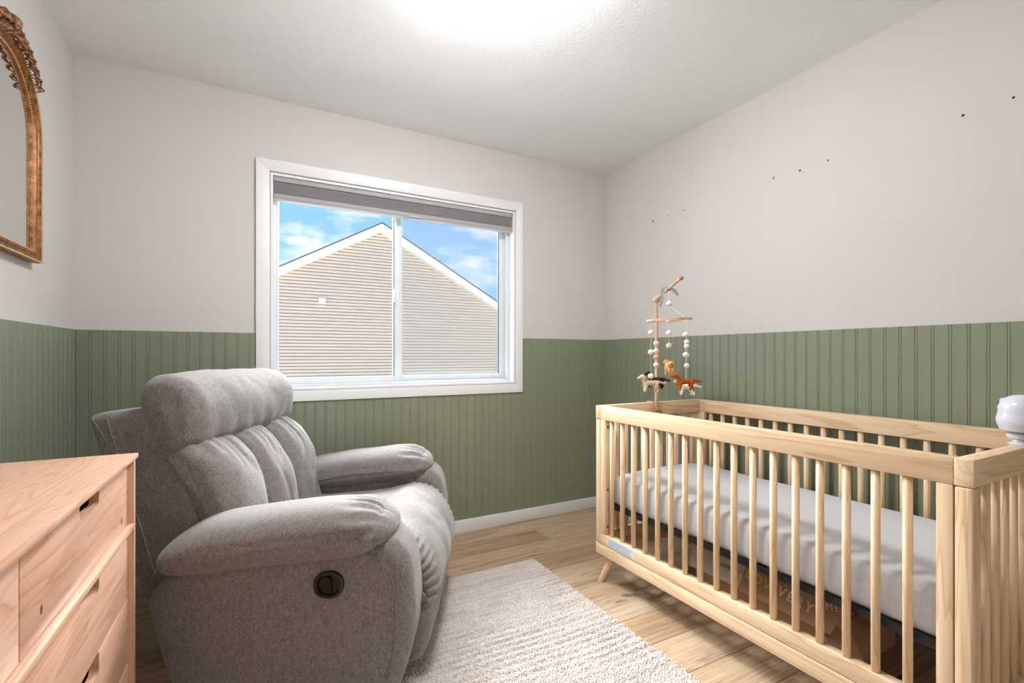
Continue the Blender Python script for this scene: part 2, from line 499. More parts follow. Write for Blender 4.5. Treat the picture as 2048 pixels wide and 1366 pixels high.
# ------------------------------------------------------------------ window
win = tag(empty('window_1', ((WX0 + WX1) / 2, BY, WZ0)), 'white sliding window with flat casing above the recliner', 'window', kind='structure')
ct = 0.018
def casing(pts): prism('casing', pts, 'Y', BY - ct, BY + 0.002, M['white_trim'], win, 0.0015)
e = 0.004
casing([(CX0, CZ0), (WX0 - e, WZ0 - e), (WX0 - e, WZ1 + e), (CX0, CZ1)])
casing([(CX1, CZ0), (CX1, CZ1), (WX1 + e, WZ1 + e), (WX1 + e, WZ0 - e)])
casing([(CX0, CZ1), (WX0 - e, WZ1 + e), (WX1 + e, WZ1 + e), (CX1, CZ1)])
casing([(CX0, CZ0), (CX1, CZ0), (WX1 + e, WZ0 - e), (WX0 - e, WZ0 - e)])
jt = 0.012; JY = BY + 0.145
box('jamb', WX0, WX0 + jt, BY - 0.006, JY, WZ0, WZ1, M['white_trim'], win)
box('jamb', WX1 - jt, WX1, BY - 0.006, JY, WZ0, WZ1, M['white_trim'], win)
box('jamb', WX0 + jt, WX1 - jt, BY - 0.006, JY, WZ1 - jt, WZ1, M['white_trim'], win)
box('sill', WX0 + jt, WX1 - jt, BY - 0.006, JY, WZ0, WZ0 + jt, M['white_trim'], win)
# vinyl frame
ix0, ix1, iz0, iz1 = WX0 + jt, WX1 - jt, WZ0 + jt, WZ1 - jt
fy0, fy1 = BY + 0.055, BY + 0.135
fw = 0.016
box('frame', ix0, ix0 + fw, fy0, fy1, iz0, iz1, M['vinyl'], win, 0.002)
box('frame', ix1 - fw, ix1, fy0, fy1, iz0, iz1, M['vinyl'], win, 0.002)
box('frame', ix0 + fw, ix1 - fw, fy0, fy1, iz0, iz0 + fw, M['vinyl'], win, 0.002)
box('frame', ix0 + fw, ix1 - fw, fy0, fy1, iz1 - fw, iz1, M['vinyl'], win, 0.002)
def sash(x0, x1, y0, y1, z0, z1, wl, wr, wb, wt):
    s = box('sash', x0, x0 + wl, y0, y1, z0, z1, M['vinyl'], win, 0.0025)
    bm = bmesh.new()
    bm_box(bm, x1 - wr, x1, y0, y1, z0, z1, 0.0025)
    bm_box(bm, x0 + wl, x1 - wr, y0 + .001, y1, z0, z0 + wb, 0.0025)
    bm_box(bm, x0 + wl, x1 - wr, y0 + .001, y1, z1 - wt, z1, 0.0025)
    from_bm('sash', bm, M['vinyl'], win, 35)
    ym = (y0 + y1) / 2
    box('glass_pane', x0 + wl - .003, x1 - wr + .003, ym - .002, ym + .002, z0 + wb - .003, z1 - wt + .003, M['glass'], win)
    g = bmesh.new()
    bm_box(g, x1 - wr - .004, x1 - wr, ym - .006, ym + .012, z0 + wb, z1 - wt)
    from_bm('gasket', g, M['gasket'], win)
xm0, xm1 = 0.726, 0.776
sash(ix0 + fw, xm0 + 0.012, fy0 + .006, fy0 + .034, iz0 + fw, iz1 - fw, 0.014, 0.014, 0.034, 0.034)      # inner, left
sash(xm0, ix1 - fw, fy0 + .040, fy0 + .068, iz0 + fw, iz1 - fw, 0.052, 0.036, 0.034, 0.034)              # outer, right
box('insect_screen', xm1, ix1 - fw - .030, fy0 + .073, fy0 + .0745, iz0 + fw + .02, iz1 - fw - .02, M['screen'], win)
lt = box('latch', xm0 - .010, xm0 + .006, fy0 - .010, fy0 + .010, 1.42, 1.50, M['vinyl'], win, 0.004)

# ------------------------------------------------------------------ cellular shade
sh = tag(empty('cellular_shade', ((WX0 + WX1) / 2, BY + .03, 1.93)), 'grey pleated cellular shade raised to the top of the window', 'window shade')
sx0, sx1 = ix0 + 0.002, ix1 - 0.002
sy0, sy1 = BY + 0.004, BY + 0.046
box('head_rail', sx0, sx1, sy0, sy1, 2.019, iz1 - 0.0005, M['shade_head'], sh, 0.003)
zt, zb, npl = 2.019, 1.955, 6
for i in range(npl):                      # each cell is a folded diamond
    h = (zt - zb) / npl; zc = zt - (i + .5) * h
    ym = (sy0 + sy1) / 2; hw = (sy1 - sy0) / 2 - .001
    prism('pleat', [(ym - hw, zc), (ym - hw * .45, zc + h * .5), (ym + hw * .45, zc + h * .5), (ym + hw, zc), (ym + hw * .45, zc - h * .5), (ym - hw * .45, zc - h * .5)], 'X', sx0 + .002, sx1 - .002, M['shade'], sh)
box('bottom_rail', sx0, sx1, sy0, sy1, 1.929, 1.955, M['shade'], sh, 0.004)
br = box('bottom_edge', sx0, sx1, sy0 + .003, sy1 - .003, 1.923, 1.929, M['shade_rail'], sh, 0.001)
box('pull_tab', 0.79, 0.87, sy0 - .012, sy0 + .004, 1.928, 1.9335, M['white_plastic'], sh, 0.002)

# ================================================================== outdoors
GZ = -3.0
tag(box('ground', -40, 50, BY + 0.6, 60, GZ - .2, GZ, M['bounce_ground']), 'unseen ground outside the window, made pale to bounce light indoors', 'ground', kind='structure')
HY = 16.0
house = tag(empty('neighbour_house', (3.6, HY, GZ)), 'beige vinyl-sided gable house seen through the window', 'house')
PX, PZ, SL = 3.608, 5.20, 0.56
EX = 7.2
def gable(x): return PZ - SL * abs(x - PX)
# lap siding as stepped geometry, one row per course
bm = bmesh.new(); z = GZ; EXPO = 0.1016
def ext(zz): return max(0.0, min(EX, (PZ - zz) / SL))
while z < PZ - 0.02:
    zm, zt_ = z + 0.019, min(z + EXPO, PZ)
    a, m_, b = ext(z), ext(zm), ext(zt_)
    v = [bm.verts.new(p) for p in ((PX - a, HY + 0.070, z), (PX + a, HY + 0.070, z), (PX + m_, HY + 0.070, zm), (PX - m_, HY + 0.070, zm),
                                   (PX - m_, HY - 0.034, zm), (PX + m_, HY - 0.034, zm), (PX + b, HY - 0.020, zt_), (PX - b, HY - 0.020, zt_), (PX - b, HY + 0.070, zt_), (PX + b, HY + 0.070, zt_))]
    bm.faces.new(v[0:4]); bm.faces.new((v[3], v[2], v[5], v[4])); bm.faces.new(v[4:8]); bm.faces.new((v[7], v[6], v[9], v[8]))
    z = zt_
sd = from_bm('siding', bm, M['siding'], house); sd['kind'] = 'stuff'
prism('wall_core', [(PX - EX, GZ), (PX + EX, GZ), (PX + EX, gable(PX + EX)), (PX, PZ), (PX - EX, gable(PX - EX))], 'Y', HY + .072, HY + 9, M['siding'], house)
OV = 0.30; RH = 0.22                   # roof overhang towards us, rake height
for s in (-1, 1):
    xe = EX + 0.45
    ez = PZ - SL * xe
    prism('rake_board', [(PX, PZ - .02), (PX, PZ + RH), (PX + s * xe, ez + RH), (PX + s * xe, ez - .02)], 'Y', HY - OV - .03, HY - OV, M['rake'], house)
    prism('soffit', [(PX, PZ - .02), (PX, PZ + .005), (PX + s * xe, ez + .005), (PX + s * xe, ez - .02)], 'Y', HY - OV, HY - .0, M['soffit'], house)
    prism('roof', [(PX, PZ + RH), (PX, PZ + RH + .04), (PX + s * (xe + .05), ez + RH + .012), (PX + s * (xe + .05), ez + RH - .03)], 'Y', HY - OV - .07, HY + 9.3, M['shingle'], house)
vent = box('dryer_vent', 1.70, 1.90, HY - .11, HY - .02, 2.72, 2.91, M['rake'], house, 0.012)
for i in range(3): box('louvre', 1.715, 1.885, HY - .125, HY - .108, 2.74 + i * .05, 2.78 + i * .05, M['rake'], vent, 0.004)

# ================================================================== ceiling light (above the frame)
cl = tag(empty('ceiling_light_offscreen', (0.70, 1.36, CH)), 'flush dome ceiling light in the middle of the ceiling', 'ceiling light')
lathe('base_plate', [(0.0, 0), (0.165, 0), (0.165, -0.022), (0.0, -0.022)], M['white_trim'], cl, (0.70, 1.36, CH), 40)
lathe('dome_offscreen', [(0.155, -0.022), (0.153, -0.040), (0.135, -0.072), (0.10, -0.092), (0.05, -0.102), (0.001, -0.105)], M['lamp'], cl, (0.70, 1.36, CH), 40, None, 179)

# ================================================================== crib
CX_F, CX_B = 1.490, 2.225            # front and back faces
CY_N, CY_F = 0.470, 1.890            # near and far ends
ZT, ZR = 0.857, 0.790                # top and underside of the top rails
ZB0, ZB1, ZB2 = 0.125, 0.178, 0.232  # body bottom, seam, top of the lower rails
crib = tag(empty('crib', ((CX_F + CX_B) / 2, (CY_N + CY_F) / 2, 0)), 'natural pine baby crib with round slats and splayed legs', 'crib')
EPT = 0.038                          # end panel thickness
FT = 0.036                           # front/back panel thickness
for (xf, s) in ((CX_F, 1), (CX_B, -1)):
    x0, x1 = sorted((xf, xf + s * FT))
    box('top_rail', x0, x1, CY_N + EPT, CY_F - EPT, ZR, ZT, M['pineY'], crib, 0.003)
    br_ = box('bottom_rail', x0, x1, CY_N + EPT, CY_F - EPT, ZB1 + .0022, ZB2, M['pineY'], crib, 0.003)
    if s == 1: front_bottom = br_
    box('skirt_rail', x0, x1, CY_N, CY_F, ZB0, ZB1, M['pineY'], crib, 0.003)
    for (ye, t) in ((CY_N + EPT, 1), (CY_F - EPT, -1)):
        y0, y1 = sorted((ye + t * .0008, ye + t * 0.034))
        st = box('stile', x0, x1, y0, y1, ZB2, ZR, M['pineZ'], crib, 0.0025)
        for bz in (0.27, 0.45, 0.755):      # bolt sockets on the inner edge
            b_ = lathe('bolt', [(0.006, 0), (0.006, .0012), (0.003, .0014), (0.0028, .0004)], M['brass'], st, (xf + s * 0.017, y1 if t == 1 else y0, bz), 14, Matrix.Rotation(-PI / 2 * t, 4, 'X'))
for (ye, t) in ((CY_N, 1), (CY_F, -1)):
    y0, y1 = sorted((ye, ye + t * EPT))
    box('end_top_rail', CX_F, CX_B, y0, y1, ZR, ZT, M['pineX'], crib, 0.003)
    box('end_bottom_rail', CX_F + .03, CX_B - .03, y0 + .004, y1 - .004, ZB1 + .001, ZB2, M['pineX'], crib, 0.003)
    box('end_skirt', CX_F + FT, CX_B - FT, y0 + .004, y1 - .004, ZB0, ZB1 - .001, M['pineX'], crib, 0.003)
    for xx in (CX_F, CX_B - .034):
        box('post', xx, xx + .034, y0 + .001, y1 - .001, ZB1 + .0012, ZR - .0008, M['pineZ'], crib, 0.006, 3)
# slats
def slat_mesh(r, flat=1.0):
    bm = bmesh.new(); n = 14; A = []; B = []
    for k in range(n):
        a = 2 * PI * k / n
        A.append(bm.verts.new((r * math.cos(a), r * math.sin(a) * flat, ZB2 - .004))); B.append(bm.verts.new((r * math.cos(a), r * math.sin(a) * flat, ZR + .004)))
    for k in range(n): bm.faces.new((A[k], A[(k + 1) % n], B[(k + 1) % n], B[k]))
    bm.faces.new(A[::-1]); bm.faces.new(B)
    bmesh.ops.recalc_face_normals(bm, faces=bm.faces)
    me = bpy.data.meshes.new('slat'); bm.to_mesh(me); bm.free()
    for p in me.polygons: p.use_smooth = len(p.vertices) == 4
    me.materials.append(M['pineZ']); return me
sm = slat_mesh(0.0112)
for i in range(17):
    yy = 1.786 - i * 0.0737
    for xx in (CX_F + 0.018, CX_B - 0.018):
        link('slat', sm, None, crib, None, (xx, yy, 0))
sm2 = slat_mesh(0.0125)
for i in range(11):
    xx = 1.548 + i * 0.0605
    for yy in (CY_N + .019, CY_F - .019):
        link('slat', sm2, None, crib, None, (xx, yy, 0))
# legs: splayed, tapered
for sx_, bx_ in ((-1, CX_F + .052), (1, CX_B - .052)):
    for sy_, by_ in ((-1, CY_N + .075), (1, CY_F - .075)):
        top = Vector((bx_, by_, ZB0 + .004)); bot = Vector((bx_ + sx_ * .055, by_ + sy_ * .030, 0.0))
        d = (bot - top)
        bm = bmesh.new(); rings = []
        for t, r in ((0, .0235), (0.5, .0195), (0.93, .0150), (1.0, .0135)):
            p = top + d * t
            rings.append([bm.verts.new((p.x + r * math.cos(2 * PI * k / 20), p.y + r * math.sin(2 * PI * k / 20), p.z)) for k in range(20)])
        for i in range(3):
            for k in range(20): bm.faces.new((rings[i][k], rings[i][(k + 1) % 20], rings[i + 1][(k + 1) % 20], rings[i + 1][k]))
        bm.faces.new(rings[0][::-1]); bm.faces.new(rings[-1])
        from_bm('leg', bm, M['pineZ'], crib, 50)
    for by_ in (CY_N + .075, CY_F - .075):
        box('leg_plate', bx_ - .03, bx_ + .03, by_ - .03, by_ + .03, ZB0 - .003, ZB0 + .002, M['black_metal'], crib)
# warning label on the front lower rail
wl = box('warning_label', CX_F - .0006, CX_F + .001, 1.62, 1.80, 0.190, 0.226, M['label_white'], front_bottom)
bm = bmesh.new()
for i in range(6):
    z = 0.221 - i * 0.0055
    y = 1.792
    while y > 1.64:
        w_ = random.uniform(.010, .034)
        bm_box(bm, CX_F - .0009, CX_F - .0005, max(1.628, y - w_), y, z - .0017, z + .0012)
        y -= w_ + .004
lb = from_bm('label_print', bm, M['label_blue'], front_bottom)
# mattress support: black steel frame with cross wires
ms = (1.538, 2.178, 0.520, 1.842)
sz0, sz1 = 0.350, 0.374
for x in (ms[0], ms[1] - .018): box('support_bar', x, x + .018, ms[2], ms[3], sz0, sz1, M['black_metal'], crib, 0.003)
for y in (ms[2], ms[3] - .018): box('support_bar', ms[0] + .018, ms[1] - .018, y, y + .018, sz0, sz1, M['black_metal'], crib, 0.003)
for i in range(6):
    y = ms[2] + .12 + i * .205
    box('cross_wire', ms[0] + .017, ms[1] - .017, y, y + .022, sz0 + .008, sz1 - .004, M['black_metal'], crib)
for x in (ms[0] + .02, ms[1] - .05):
    for y, t in ((ms[2], -1), (ms[3], 1)):
        box('support_bracket', x, x + .03, y - (.014 if t < 0 else .001), y + (.014 if t > 0 else .001), sz0 - .01, sz1 + .03, M['black_metal'], crib, 0.002)

# ------------------------------------------------------------------ rounded "cushion" builder
def catmull(pts, n):
    pts = [Vector(p).to_2d() if len(p) > 2 else Vector(p) for p in pts]
    m = len(pts); raw = []
    for i in range(m):
        p0, p1, p2, p3 = pts[(i - 1) % m], pts[i], pts[(i + 1) % m], pts[(i + 2) % m]
        for k in range(16):
            t = k / 16
            raw.append(0.5 * ((2 * p1) + (p2 - p0) * t + (2 * p0 - 5 * p1 + 4 * p2 - p3) * t * t + (3 * p1 - p0 - 3 * p2 + p3) * t ** 3))
    L = [0]
    for i in range(len(raw)): L.append(L[-1] + (raw[(i + 1) % len(raw)] - raw[i]).length)
    outp = []; j = 0
    for k in range(n):
        s = L[-1] * k / n
        while L[j + 1] < s: j += 1
        f = (s - L[j]) / max(1e-9, L[j + 1] - L[j])
        outp.append(raw[j].lerp(raw[(j + 1) % len(raw)], f))
    return outp

def puff(name, prof, v0, v1, rv, ri, frame, mat, parent, n=80, mid=14, endn=7, crown=0.0, disp=None, cap=0.012, smooth_prof=True, spine=None, kmax=0.75):
    """side outline prof (u,w) carried across from v0 to v1, ends rounded over rv with inset ri"""
    P = catmull(prof, n) if smooth_prof else [Vector(p) for p in prof]
    n = len(P)
    area = sum(P[i].x * P[(i + 1) % n].y - P[(i + 1) % n].x * P[i].y for i in range(n))
    if area < 0: P = P[::-1]
    N = []
    for i in range(n):
        t = (P[(i + 1) % n] - P[(i - 1) % n]).normalized(); N.append(Vector((t.y, -t.x)))
    for _ in range(3):                     # soften normals so insets stay clean
        N = [(N[i - 1] + N[i] * 2 + N[(i + 1) % n]).normalized() for i in range(n)]
    if spine:
        sp_ = [Vector(q) for q in spine]; S = []
        for p in P:
            best = None
            for q0_, q1_ in zip(sp_[:-1], sp_[1:]):
                d_ = q1_ - q0_; t_ = max(0, min(1, (p - q0_).dot(d_) / d_.length_squared)); c_ = q0_ + d_ * t_
                if best is None or (c_ - p).length < (best - p).length: best = c_
            S.append(best)
        for _ in range(4): S = [(S[i - 1] + S[i] * 2 + S[(i + 1) % n]) / 4 for i in range(n)]
        inset = lambda i, ins: P[i].lerp(S[i], kmax * ins / ri)
    else:
        inset = lambda i, ins: P[i] - N[i] * ins
    stations = []
    for k in range(endn):                  # quarter ellipse at the start
        a = PI / 2 * k / endn
        stations.append((v0 + rv * (1 - math.cos(a)), ri * (1 - math.sin(a))))
    for k in range(mid + 1):
        stations.append((v0 + rv + (v1 - v0 - 2 * rv) * k / mid, 0.0))
    for k in range(endn - 1, -1, -1):
        a = PI / 2 * k / endn
        stations.append((v1 - rv * (1 - math.cos(a)), ri * (1 - math.sin(a))))
    bm = bmesh.new(); rings = []; vm = (v0 + v1) / 2; hv = (v1 - v0) / 2
    data = []
    def addring(pts2, v):
        r = []
        for p in pts2:
            r.append(bm.verts.new((p.x, v, p.y))); 
        rings.append(r)
    c0 = sum(P, Vector((0, 0))) / n
    first = [inset(i, ri) for i in range(n)]
    cc = sum(first, Vector((0, 0))) / n
    for q in (0.15, 0.55):
        addring([cc.lerp(p, q) for p in first], v0 - cap * (1 - q))
    for v, ins in stations:
        k = 1 - ((v - vm) / hv) ** 2
        addring([inset(i, ins) + N[i] * crown * k for i in range(n)], v)
    for q in (0.55, 0.15):
        addring([cc.lerp(p, q) for p in first], v1 + cap * (1 - q))
    for i in range(len(rings) - 1):
        for k in range(n): bm.faces.new((rings[i][k], rings[i][(k + 1) % n], rings[i + 1][(k + 1) % n], rings[i + 1][k]))
    bm.faces.new(rings[0][::-1]); bm.faces.new(rings[-1])
    bmesh.ops.recalc_face_normals(bm, faces=bm.faces)
    if disp:
        bm.normal_update()
        mv = [(v, v.normal.copy() * disp(v.co.x, v.co.y, v.co.z)) for v in bm.verts]
        for v, d in mv: v.co += d
    bmesh.ops.transform(bm, matrix=frame, verts=bm.verts)
    return from_bm(name, bm, mat, parent, 179)

# ------------------------------------------------------------------ mattress
mw = mnoise.noise
def mat_disp(u, v, w):
    return 0.004 * mw(Vector((u * 5, v * 5, w * 5))) + 0.0015 * mw(Vector((u * 18, v * 9, w * 18)))
mprof = [(1.545, 0.385), (1.540, 0.44), (1.545, 0.495), (1.57, 0.512), (1.66, 0.520), (1.86, 0.524), (2.06, 0.520), (2.145, 0.512), (2.170, 0.495), (2.175, 0.44), (2.170, 0.385), (2.14, 0.378), (1.86, 0.377), (1.575, 0.378)]
puff('crib_mattress', mprof, 0.525, 1.845, 0.045, 0.045, Matrix.Identity(4), M['sheet'], None, n=96, mid=40, disp=mat_disp, cap=0.003)
tag(bpy.data.objects['crib_mattress'], 'crib mattress in a heather grey fitted sheet', 'mattress')

# ------------------------------------------------------------------ recliner
rec = tag(empty('recliner', (0.165, 2.102, 0.018)), 'plush grey recliner armchair with pillow headrest', 'armchair')
FR = Matrix.Translation((0.165, 2.102, 0)) @ Matrix.Rotation(math.radians(-26), 4, 'Z')
CH_ = M['chenille']
def nz(a, f, s=0.0):
    return lambda u, v, w: a * mw(Vector((u * f + s, v * f, w * f))) + a * .4 * mw(Vector((u * f * 3, v * f * 3 + s, w * f * 3)))
def ridge(x, y, z, s=0.0):
    return (1 - min(1, abs(mw(Vector((x + s, y, z)))) * 3.2)) ** 2
# side panels
panel = [(-0.150, 0.492), (-0.215, 0.432), (-0.246, 0.386), (-0.243, 0.35), (-0.232, 0.30), (-0.208, 0.215), (-0.175, 0.12), (-0.140, 0.050), (-0.10, 0.030), (0.15, 0.027), (0.40, 0.030), (0.455, 0.050), (0.495, 0.12), (0.522, 0.20), (0.535, 0.28), (0.537, 0.365), (0.529, 0.452), (0.513, 0.508), (0.482, 0.546), (0.435, 0.560), (0.30, 0.54), (0.10, 0.51)]
for (a, b) in ((-0.545, -0.335), (0.335, 0.545)):
    pp = puff('side_panel', panel, a, b, 0.045, 0.05, FR, CH_, rec, n=110, mid=8, endn=8, disp=nz(.004, 6), cap=0.006)
    if a < 0: near_panel = pp
bw = [FR @ Vector((u_, -0.5462, w_)) for u_, w_ in [(.40, .520), (.44, .500), (.468, .465), (.482, .41), (.486, .34), (.482, .26), (.470, .18), (.452, .10), (.435, .06)]]
tube('panel_welt', bw, 0.0018, CH_, rec, 6)
# arm pads with gathered fronts
armp = [(-0.222, 0.490), (-0.214, 0.524), (-0.165, 0.568), (-0.090, 0.600), (0.057, 0.624), (0.239, 0.645), (0.329, 0.649), (0.392, 0.640), (0.443, 0.613), (0.466, 0.582), (0.458, 0.548), (0.395, 0.506), (0.314, 0.486), (0.087, 0.464), (-0.118, 0.450), (-0.192, 0.455)]
def arm_disp(u, v, w):
    d = 0.004 * mw(Vector((u * 7, v * 7, w * 7)))
    g = max(0.0, 1 - abs(u - 0.385) / 0.085) * min(1.0, max(0.0, (w - 0.545) / 0.05))            # pleats just behind the front roll
    an = math.atan2(w - 0.55, (abs(v) - 0.44) * 0.9)
    d += g * 0.0055 * math.sin(an * 17 + 3 * mw(Vector((u * 9, v * 9, w * 9))))
    d -= 0.005 * math.exp(-((u - 0.428) / 0.006) ** 2)  # seam of the front cap
    return d
for (a, b) in ((-0.575, -0.305), (0.305, 0.575)):
    puff('arm_pad', armp, a, b, 0.115, 0.08, FR, CH_, rec, n=150, mid=8, endn=16, crown=0.004, disp=arm_disp, cap=0.006, spine=[(-.15, .512), (0, .538), (.28, .568), (.385, .575)], kmax=.80)
# back shell
shell = [(-0.535, 0.895), (-0.520, 0.912), (-0.470, 0.922), (-0.34, 0.935), (-0.285, 0.92), (-0.25, 0.80), (-0.17, 0.55), (-0.10, 0.36), (-0.12, 0.30), (-0.30, 0.295), (-0.365, 0.318), (-0.395, 0.40), (-0.455, 0.60), (-0.512, 0.808)]
def shell_disp(u, v, w):
    # welt seam running down the side
    ul = -0.468 + (0.91 - w) * 0.30
    s = math.exp(-((u - ul) / 0.005) ** 2) if abs(v) > 0.33 else 0
    return 0.003 * mw(Vector((u * 8, v * 8, w * 8)))
puff('back_shell', shell, -0.385, 0.385, 0.030, 0.030, FR, CH_, rec, n=170, mid=20, disp=shell_disp, cap=0.002)
for s_ in (-1, 1):
    wp = [FR @ Vector((-0.468 + (0.90 - w_) * 0.30, s_ * 0.3855, w_)) for w_ in np.linspace(0.905, 0.40, 30)]
    tube('welt', wp, 0.0022, CH_, rec, 6)
# back cushion: three upholstered channels
cush = [(-0.325, 0.800), (-0.285, 0.832), (-0.205, 0.815), (-0.135, 0.760), (-0.085, 0.680), (-0.060, 0.590), (-0.050, 0.500), (-0.045, 0.42), (-0.075, 0.38), (-0.13, 0.40), (-0.185, 0.53), (-0.255, 0.67)]
def cush_disp(edge_v):
    def f(u, v, w):
        d = 0.006 * mw(Vector((u * 6, v * 6 + 4, w * 6))) + 0.002 * mw(Vector((u * 20, v * 20, w * 20)))
        d -= 0.006 * ridge(u * 4, v * 9, w * 4, 1.7)
        g = max(0, (w - 0.70) / 0.12)
        d += 0.004 * min(1, g) * math.sin(v * 150 + 4 * mw(Vector((u * 8, v * 8, w * 8))))
        return d
    return f
for (a, b) in ((-0.385, -0.118), (-0.125, 0.125), (0.118, 0.385)):
    puff('back_cushion_channel', cush, a, b, 0.085, 0.055, FR, CH_, rec, n=110, mid=12, endn=10, crown=0.006, disp=cush_disp(0), cap=0.003, spine=[(-.255, .765), (-.15, .60), (-.10, .45)], kmax=.62)
# headrest pillow
head = [(-0.388, 0.965), (-0.375, 1.005), (-0.340, 1.034), (-0.285, 1.043), (-0.230, 1.022), (-0.196, 0.972), (-0.186, 0.910), (-0.200, 0.835), (-0.235, 0.787), (-0.280, 0.772), (-0.318, 0.795), (-0.350, 0.855), (-0.378, 0.915)]
def head_disp(u, v, w):
    d = 0.009 * mw(Vector((u * 5 + 2, v * 5, w * 5))) + 0.003 * mw(Vector((u * 14, v * 14, w * 14)))
    d -= 0.0025 * ridge(u * 5, v * 7, w * 5, 2.3)
    lo = max(0, (0.90 - w) / 0.1)
    d += 0.004 * min(1, lo) * math.sin(v * 60 + 5 * mw(Vector((u * 6, v * 6, w * 6))))
    return d
puff('headrest', head, -0.390, 0.390, 0.060, 0.05, FR, CH_, rec, n=110, mid=34, endn=10, crown=0.008, disp=head_disp, cap=0.010, spine=[(-.30, .975), (-.265, .845)], kmax=.52)
# seat and chaise
seat = [(-0.12, 0.34), (-0.14, 0.42), (-0.09, 0.452), (0.10, 0.462), (0.30, 0.485), (0.40, 0.50), (0.46, 0.46), (0.47, 0.38), (0.40, 0.33), (0.10, 0.32)]
puff('seat_cushion', seat, -0.335, 0.335, 0.05, 0.05, FR, CH_, rec, n=90, mid=20, crown=0.006, disp=nz(.006, 6), cap=0.002)
chaise = [(0.335, 0.445), (0.345, 0.485), (0.395, 0.506), (0.450, 0.499), (0.510, 0.464), (0.556, 0.405), (0.581, 0.335), (0.582, 0.275), (0.555, 0.243), (0.515, 0.248), (0.485, 0.30), (0.45, 0.375), (0.39, 0.415)]
def chaise_disp(u, v, w):
    d = 0.007 * mw(Vector((u * 6, v * 6 + 9, w * 6))) + 0.002 * mw(Vector((u * 22, v * 22, w * 22)))
    d -= 0.006 * ridge(u * 4, v * 6, w * 4, 3.1)
    e = max(0, (abs(v) - 0.25) / 0.09)                 # gathers along both sides
    s = math.atan2(w - 0.30, u - 0.36)
    d += 0.0065 * min(1, e) * math.sin(s * 46 + 3 * mw(Vector((u * 12, v * 12, w * 12))))
    return d
puff('footrest_pad', chaise, -0.350, 0.350, 0.075, 0.045, FR, CH_, rec, n=150, mid=24, endn=14, crown=0.012, disp=chaise_disp, cap=0.004, spine=[(.40, .462), (.47, .44), (.525, .37), (.545, .285)], kmax=.8)
foot = [(0.44, 0.25), (0.50, 0.262), (0.540, 0.245), (0.556, 0.20), (0.553, 0.13), (0.535, 0.080), (0.505, 0.052), (0.46, 0.047), (0.43, 0.08), (0.43, 0.18)]
puff('footrest_front', foot, -0.345, 0.345, 0.05, 0.035, FR, CH_, rec, n=90, mid=20, crown=0.010, disp=nz(.006, 5, 3), cap=0.004)
bm = bmesh.new(); bm_box(bm, -0.12, 0.43, -0.34, 0.34, 0.03, 0.33)
bmesh.ops.transform(bm, matrix=FR, verts=bm.verts)
from_bm('base_frame', bm, M['base_cloth'], rec)
# recessed release handle in the near panel
HM = FR @ Matrix.Translation((0.292, -0.5535, 0.434)) @ Matrix.Rotation(PI / 2, 4, 'X')
def on_panel(bm): bmesh.ops.transform(bm, matrix=HM, verts=bm.verts)
bm = bmesh.new(); seg = 36
prof = [(0.0, -0.004), (0.030, -0.004), (0.0315, 0.003), (0.034, 0.0075), (0.038, 0.0075), (0.0425, 0.004), (0.043, -0.006)]
rings = []
for r, z in prof:
    ring = []
    for k in range(seg):
        a = 2 * PI * k / seg
        ca, sa = math.cos(a), math.sin(a)
        ring.append(bm.verts.new((math.copysign(abs(ca) ** .85, ca) * r, math.copysign(abs(sa) ** .85, sa) * r * .92, z)))
    rings.append(ring)
for i in range(len(prof) - 1):
    for k in range(seg): bm.faces.new((rings[i][k], rings[i][(k + 1) % seg], rings[i + 1][(k + 1) % seg], rings[i + 1][k]))
bmesh.ops.remove_doubles(bm, verts=bm.verts, dist=1e-5)
on_panel(bm); hd = from_bm('release_handle', bm, M['black_rim'], near_panel, 60)
bm = bmesh.new()
pts = [(-0.026 * math.cos(t), 0.026 * math.sin(t)) for t in np.linspace(-1.25, 1.25, 14)] + [(0.006, 0.022), (0.009, 0.0), (0.008, -0.021)]
A = [bm.verts.new((p[0], p[1], -0.003)) for p in pts]; B = [bm.verts.new((p[0], p[1], 0.002 + (p[0] + .026) * .09)) for p in pts]
bm.faces.new(A); bm.faces.new(B[::-1])
for i in range(len(pts)): bm.faces.new((A[i], A[(i + 1) % len(pts)], B[(i + 1) % len(pts)], B[i]))
on_panel(bm); from_bm('handle_flap', bm, M['black_plastic'], near_panel, 40)

# ================================================================== dresser
DX0, DX1, DY0, DY1, DZ = -0.690, -0.280, 0.262, 1.560, 0.850
dres = tag(empty('dresser', ((DX0 + DX1) / 2, (DY0 + DY1) / 2, 0)), 'warm pine dresser with cut-out drawer pulls below the mirror', 'dresser')
box('dresser_top', DX0, DX1 + .006, DY0 - .004, DY1 + .004, DZ - .012, DZ, M['dresY'], dres, 0.0025)
DB = 0.130
for y in (DY0, DY1 - .016): box('side_panel', DX0, DX1, y, y + .016, DB, DZ - .012, M['dresZ'], dres, 0.0015)
box('back_board', DX0, DX0 + .01, DY0 + .016, DY1 - .016, DB, DZ - .012, M['dresY'], dres)
box('bottom_board', DX0 + .01, DX1 - .004, DY0 + .016, DY1 - .016, DB, DB + .016, M['dresY'], dres)
box('middle_rail', DX1 - .040, DX1 + .0005, DY0 + .016, DY1 - .016, 0.658, 0.672, M['dresY'], dres, 0.0015)
box('centre_divider', DX0 + .01, DX1 - .045, 0.904, 0.912, DB + .016, DZ - .012, M['dresZ'], dres)
DF = DX1 - 0.012                       # drawer face plane, set back from the carcass edge
rows = [(0.676, 0.8365), (0.486, 0.654), (0.318, 0.482), (0.150, 0.314)]
ymid = (DY0 + DY1) / 2
cols = [(DY0 + .018, 0.9065), (0.9095, DY1 - .018)]
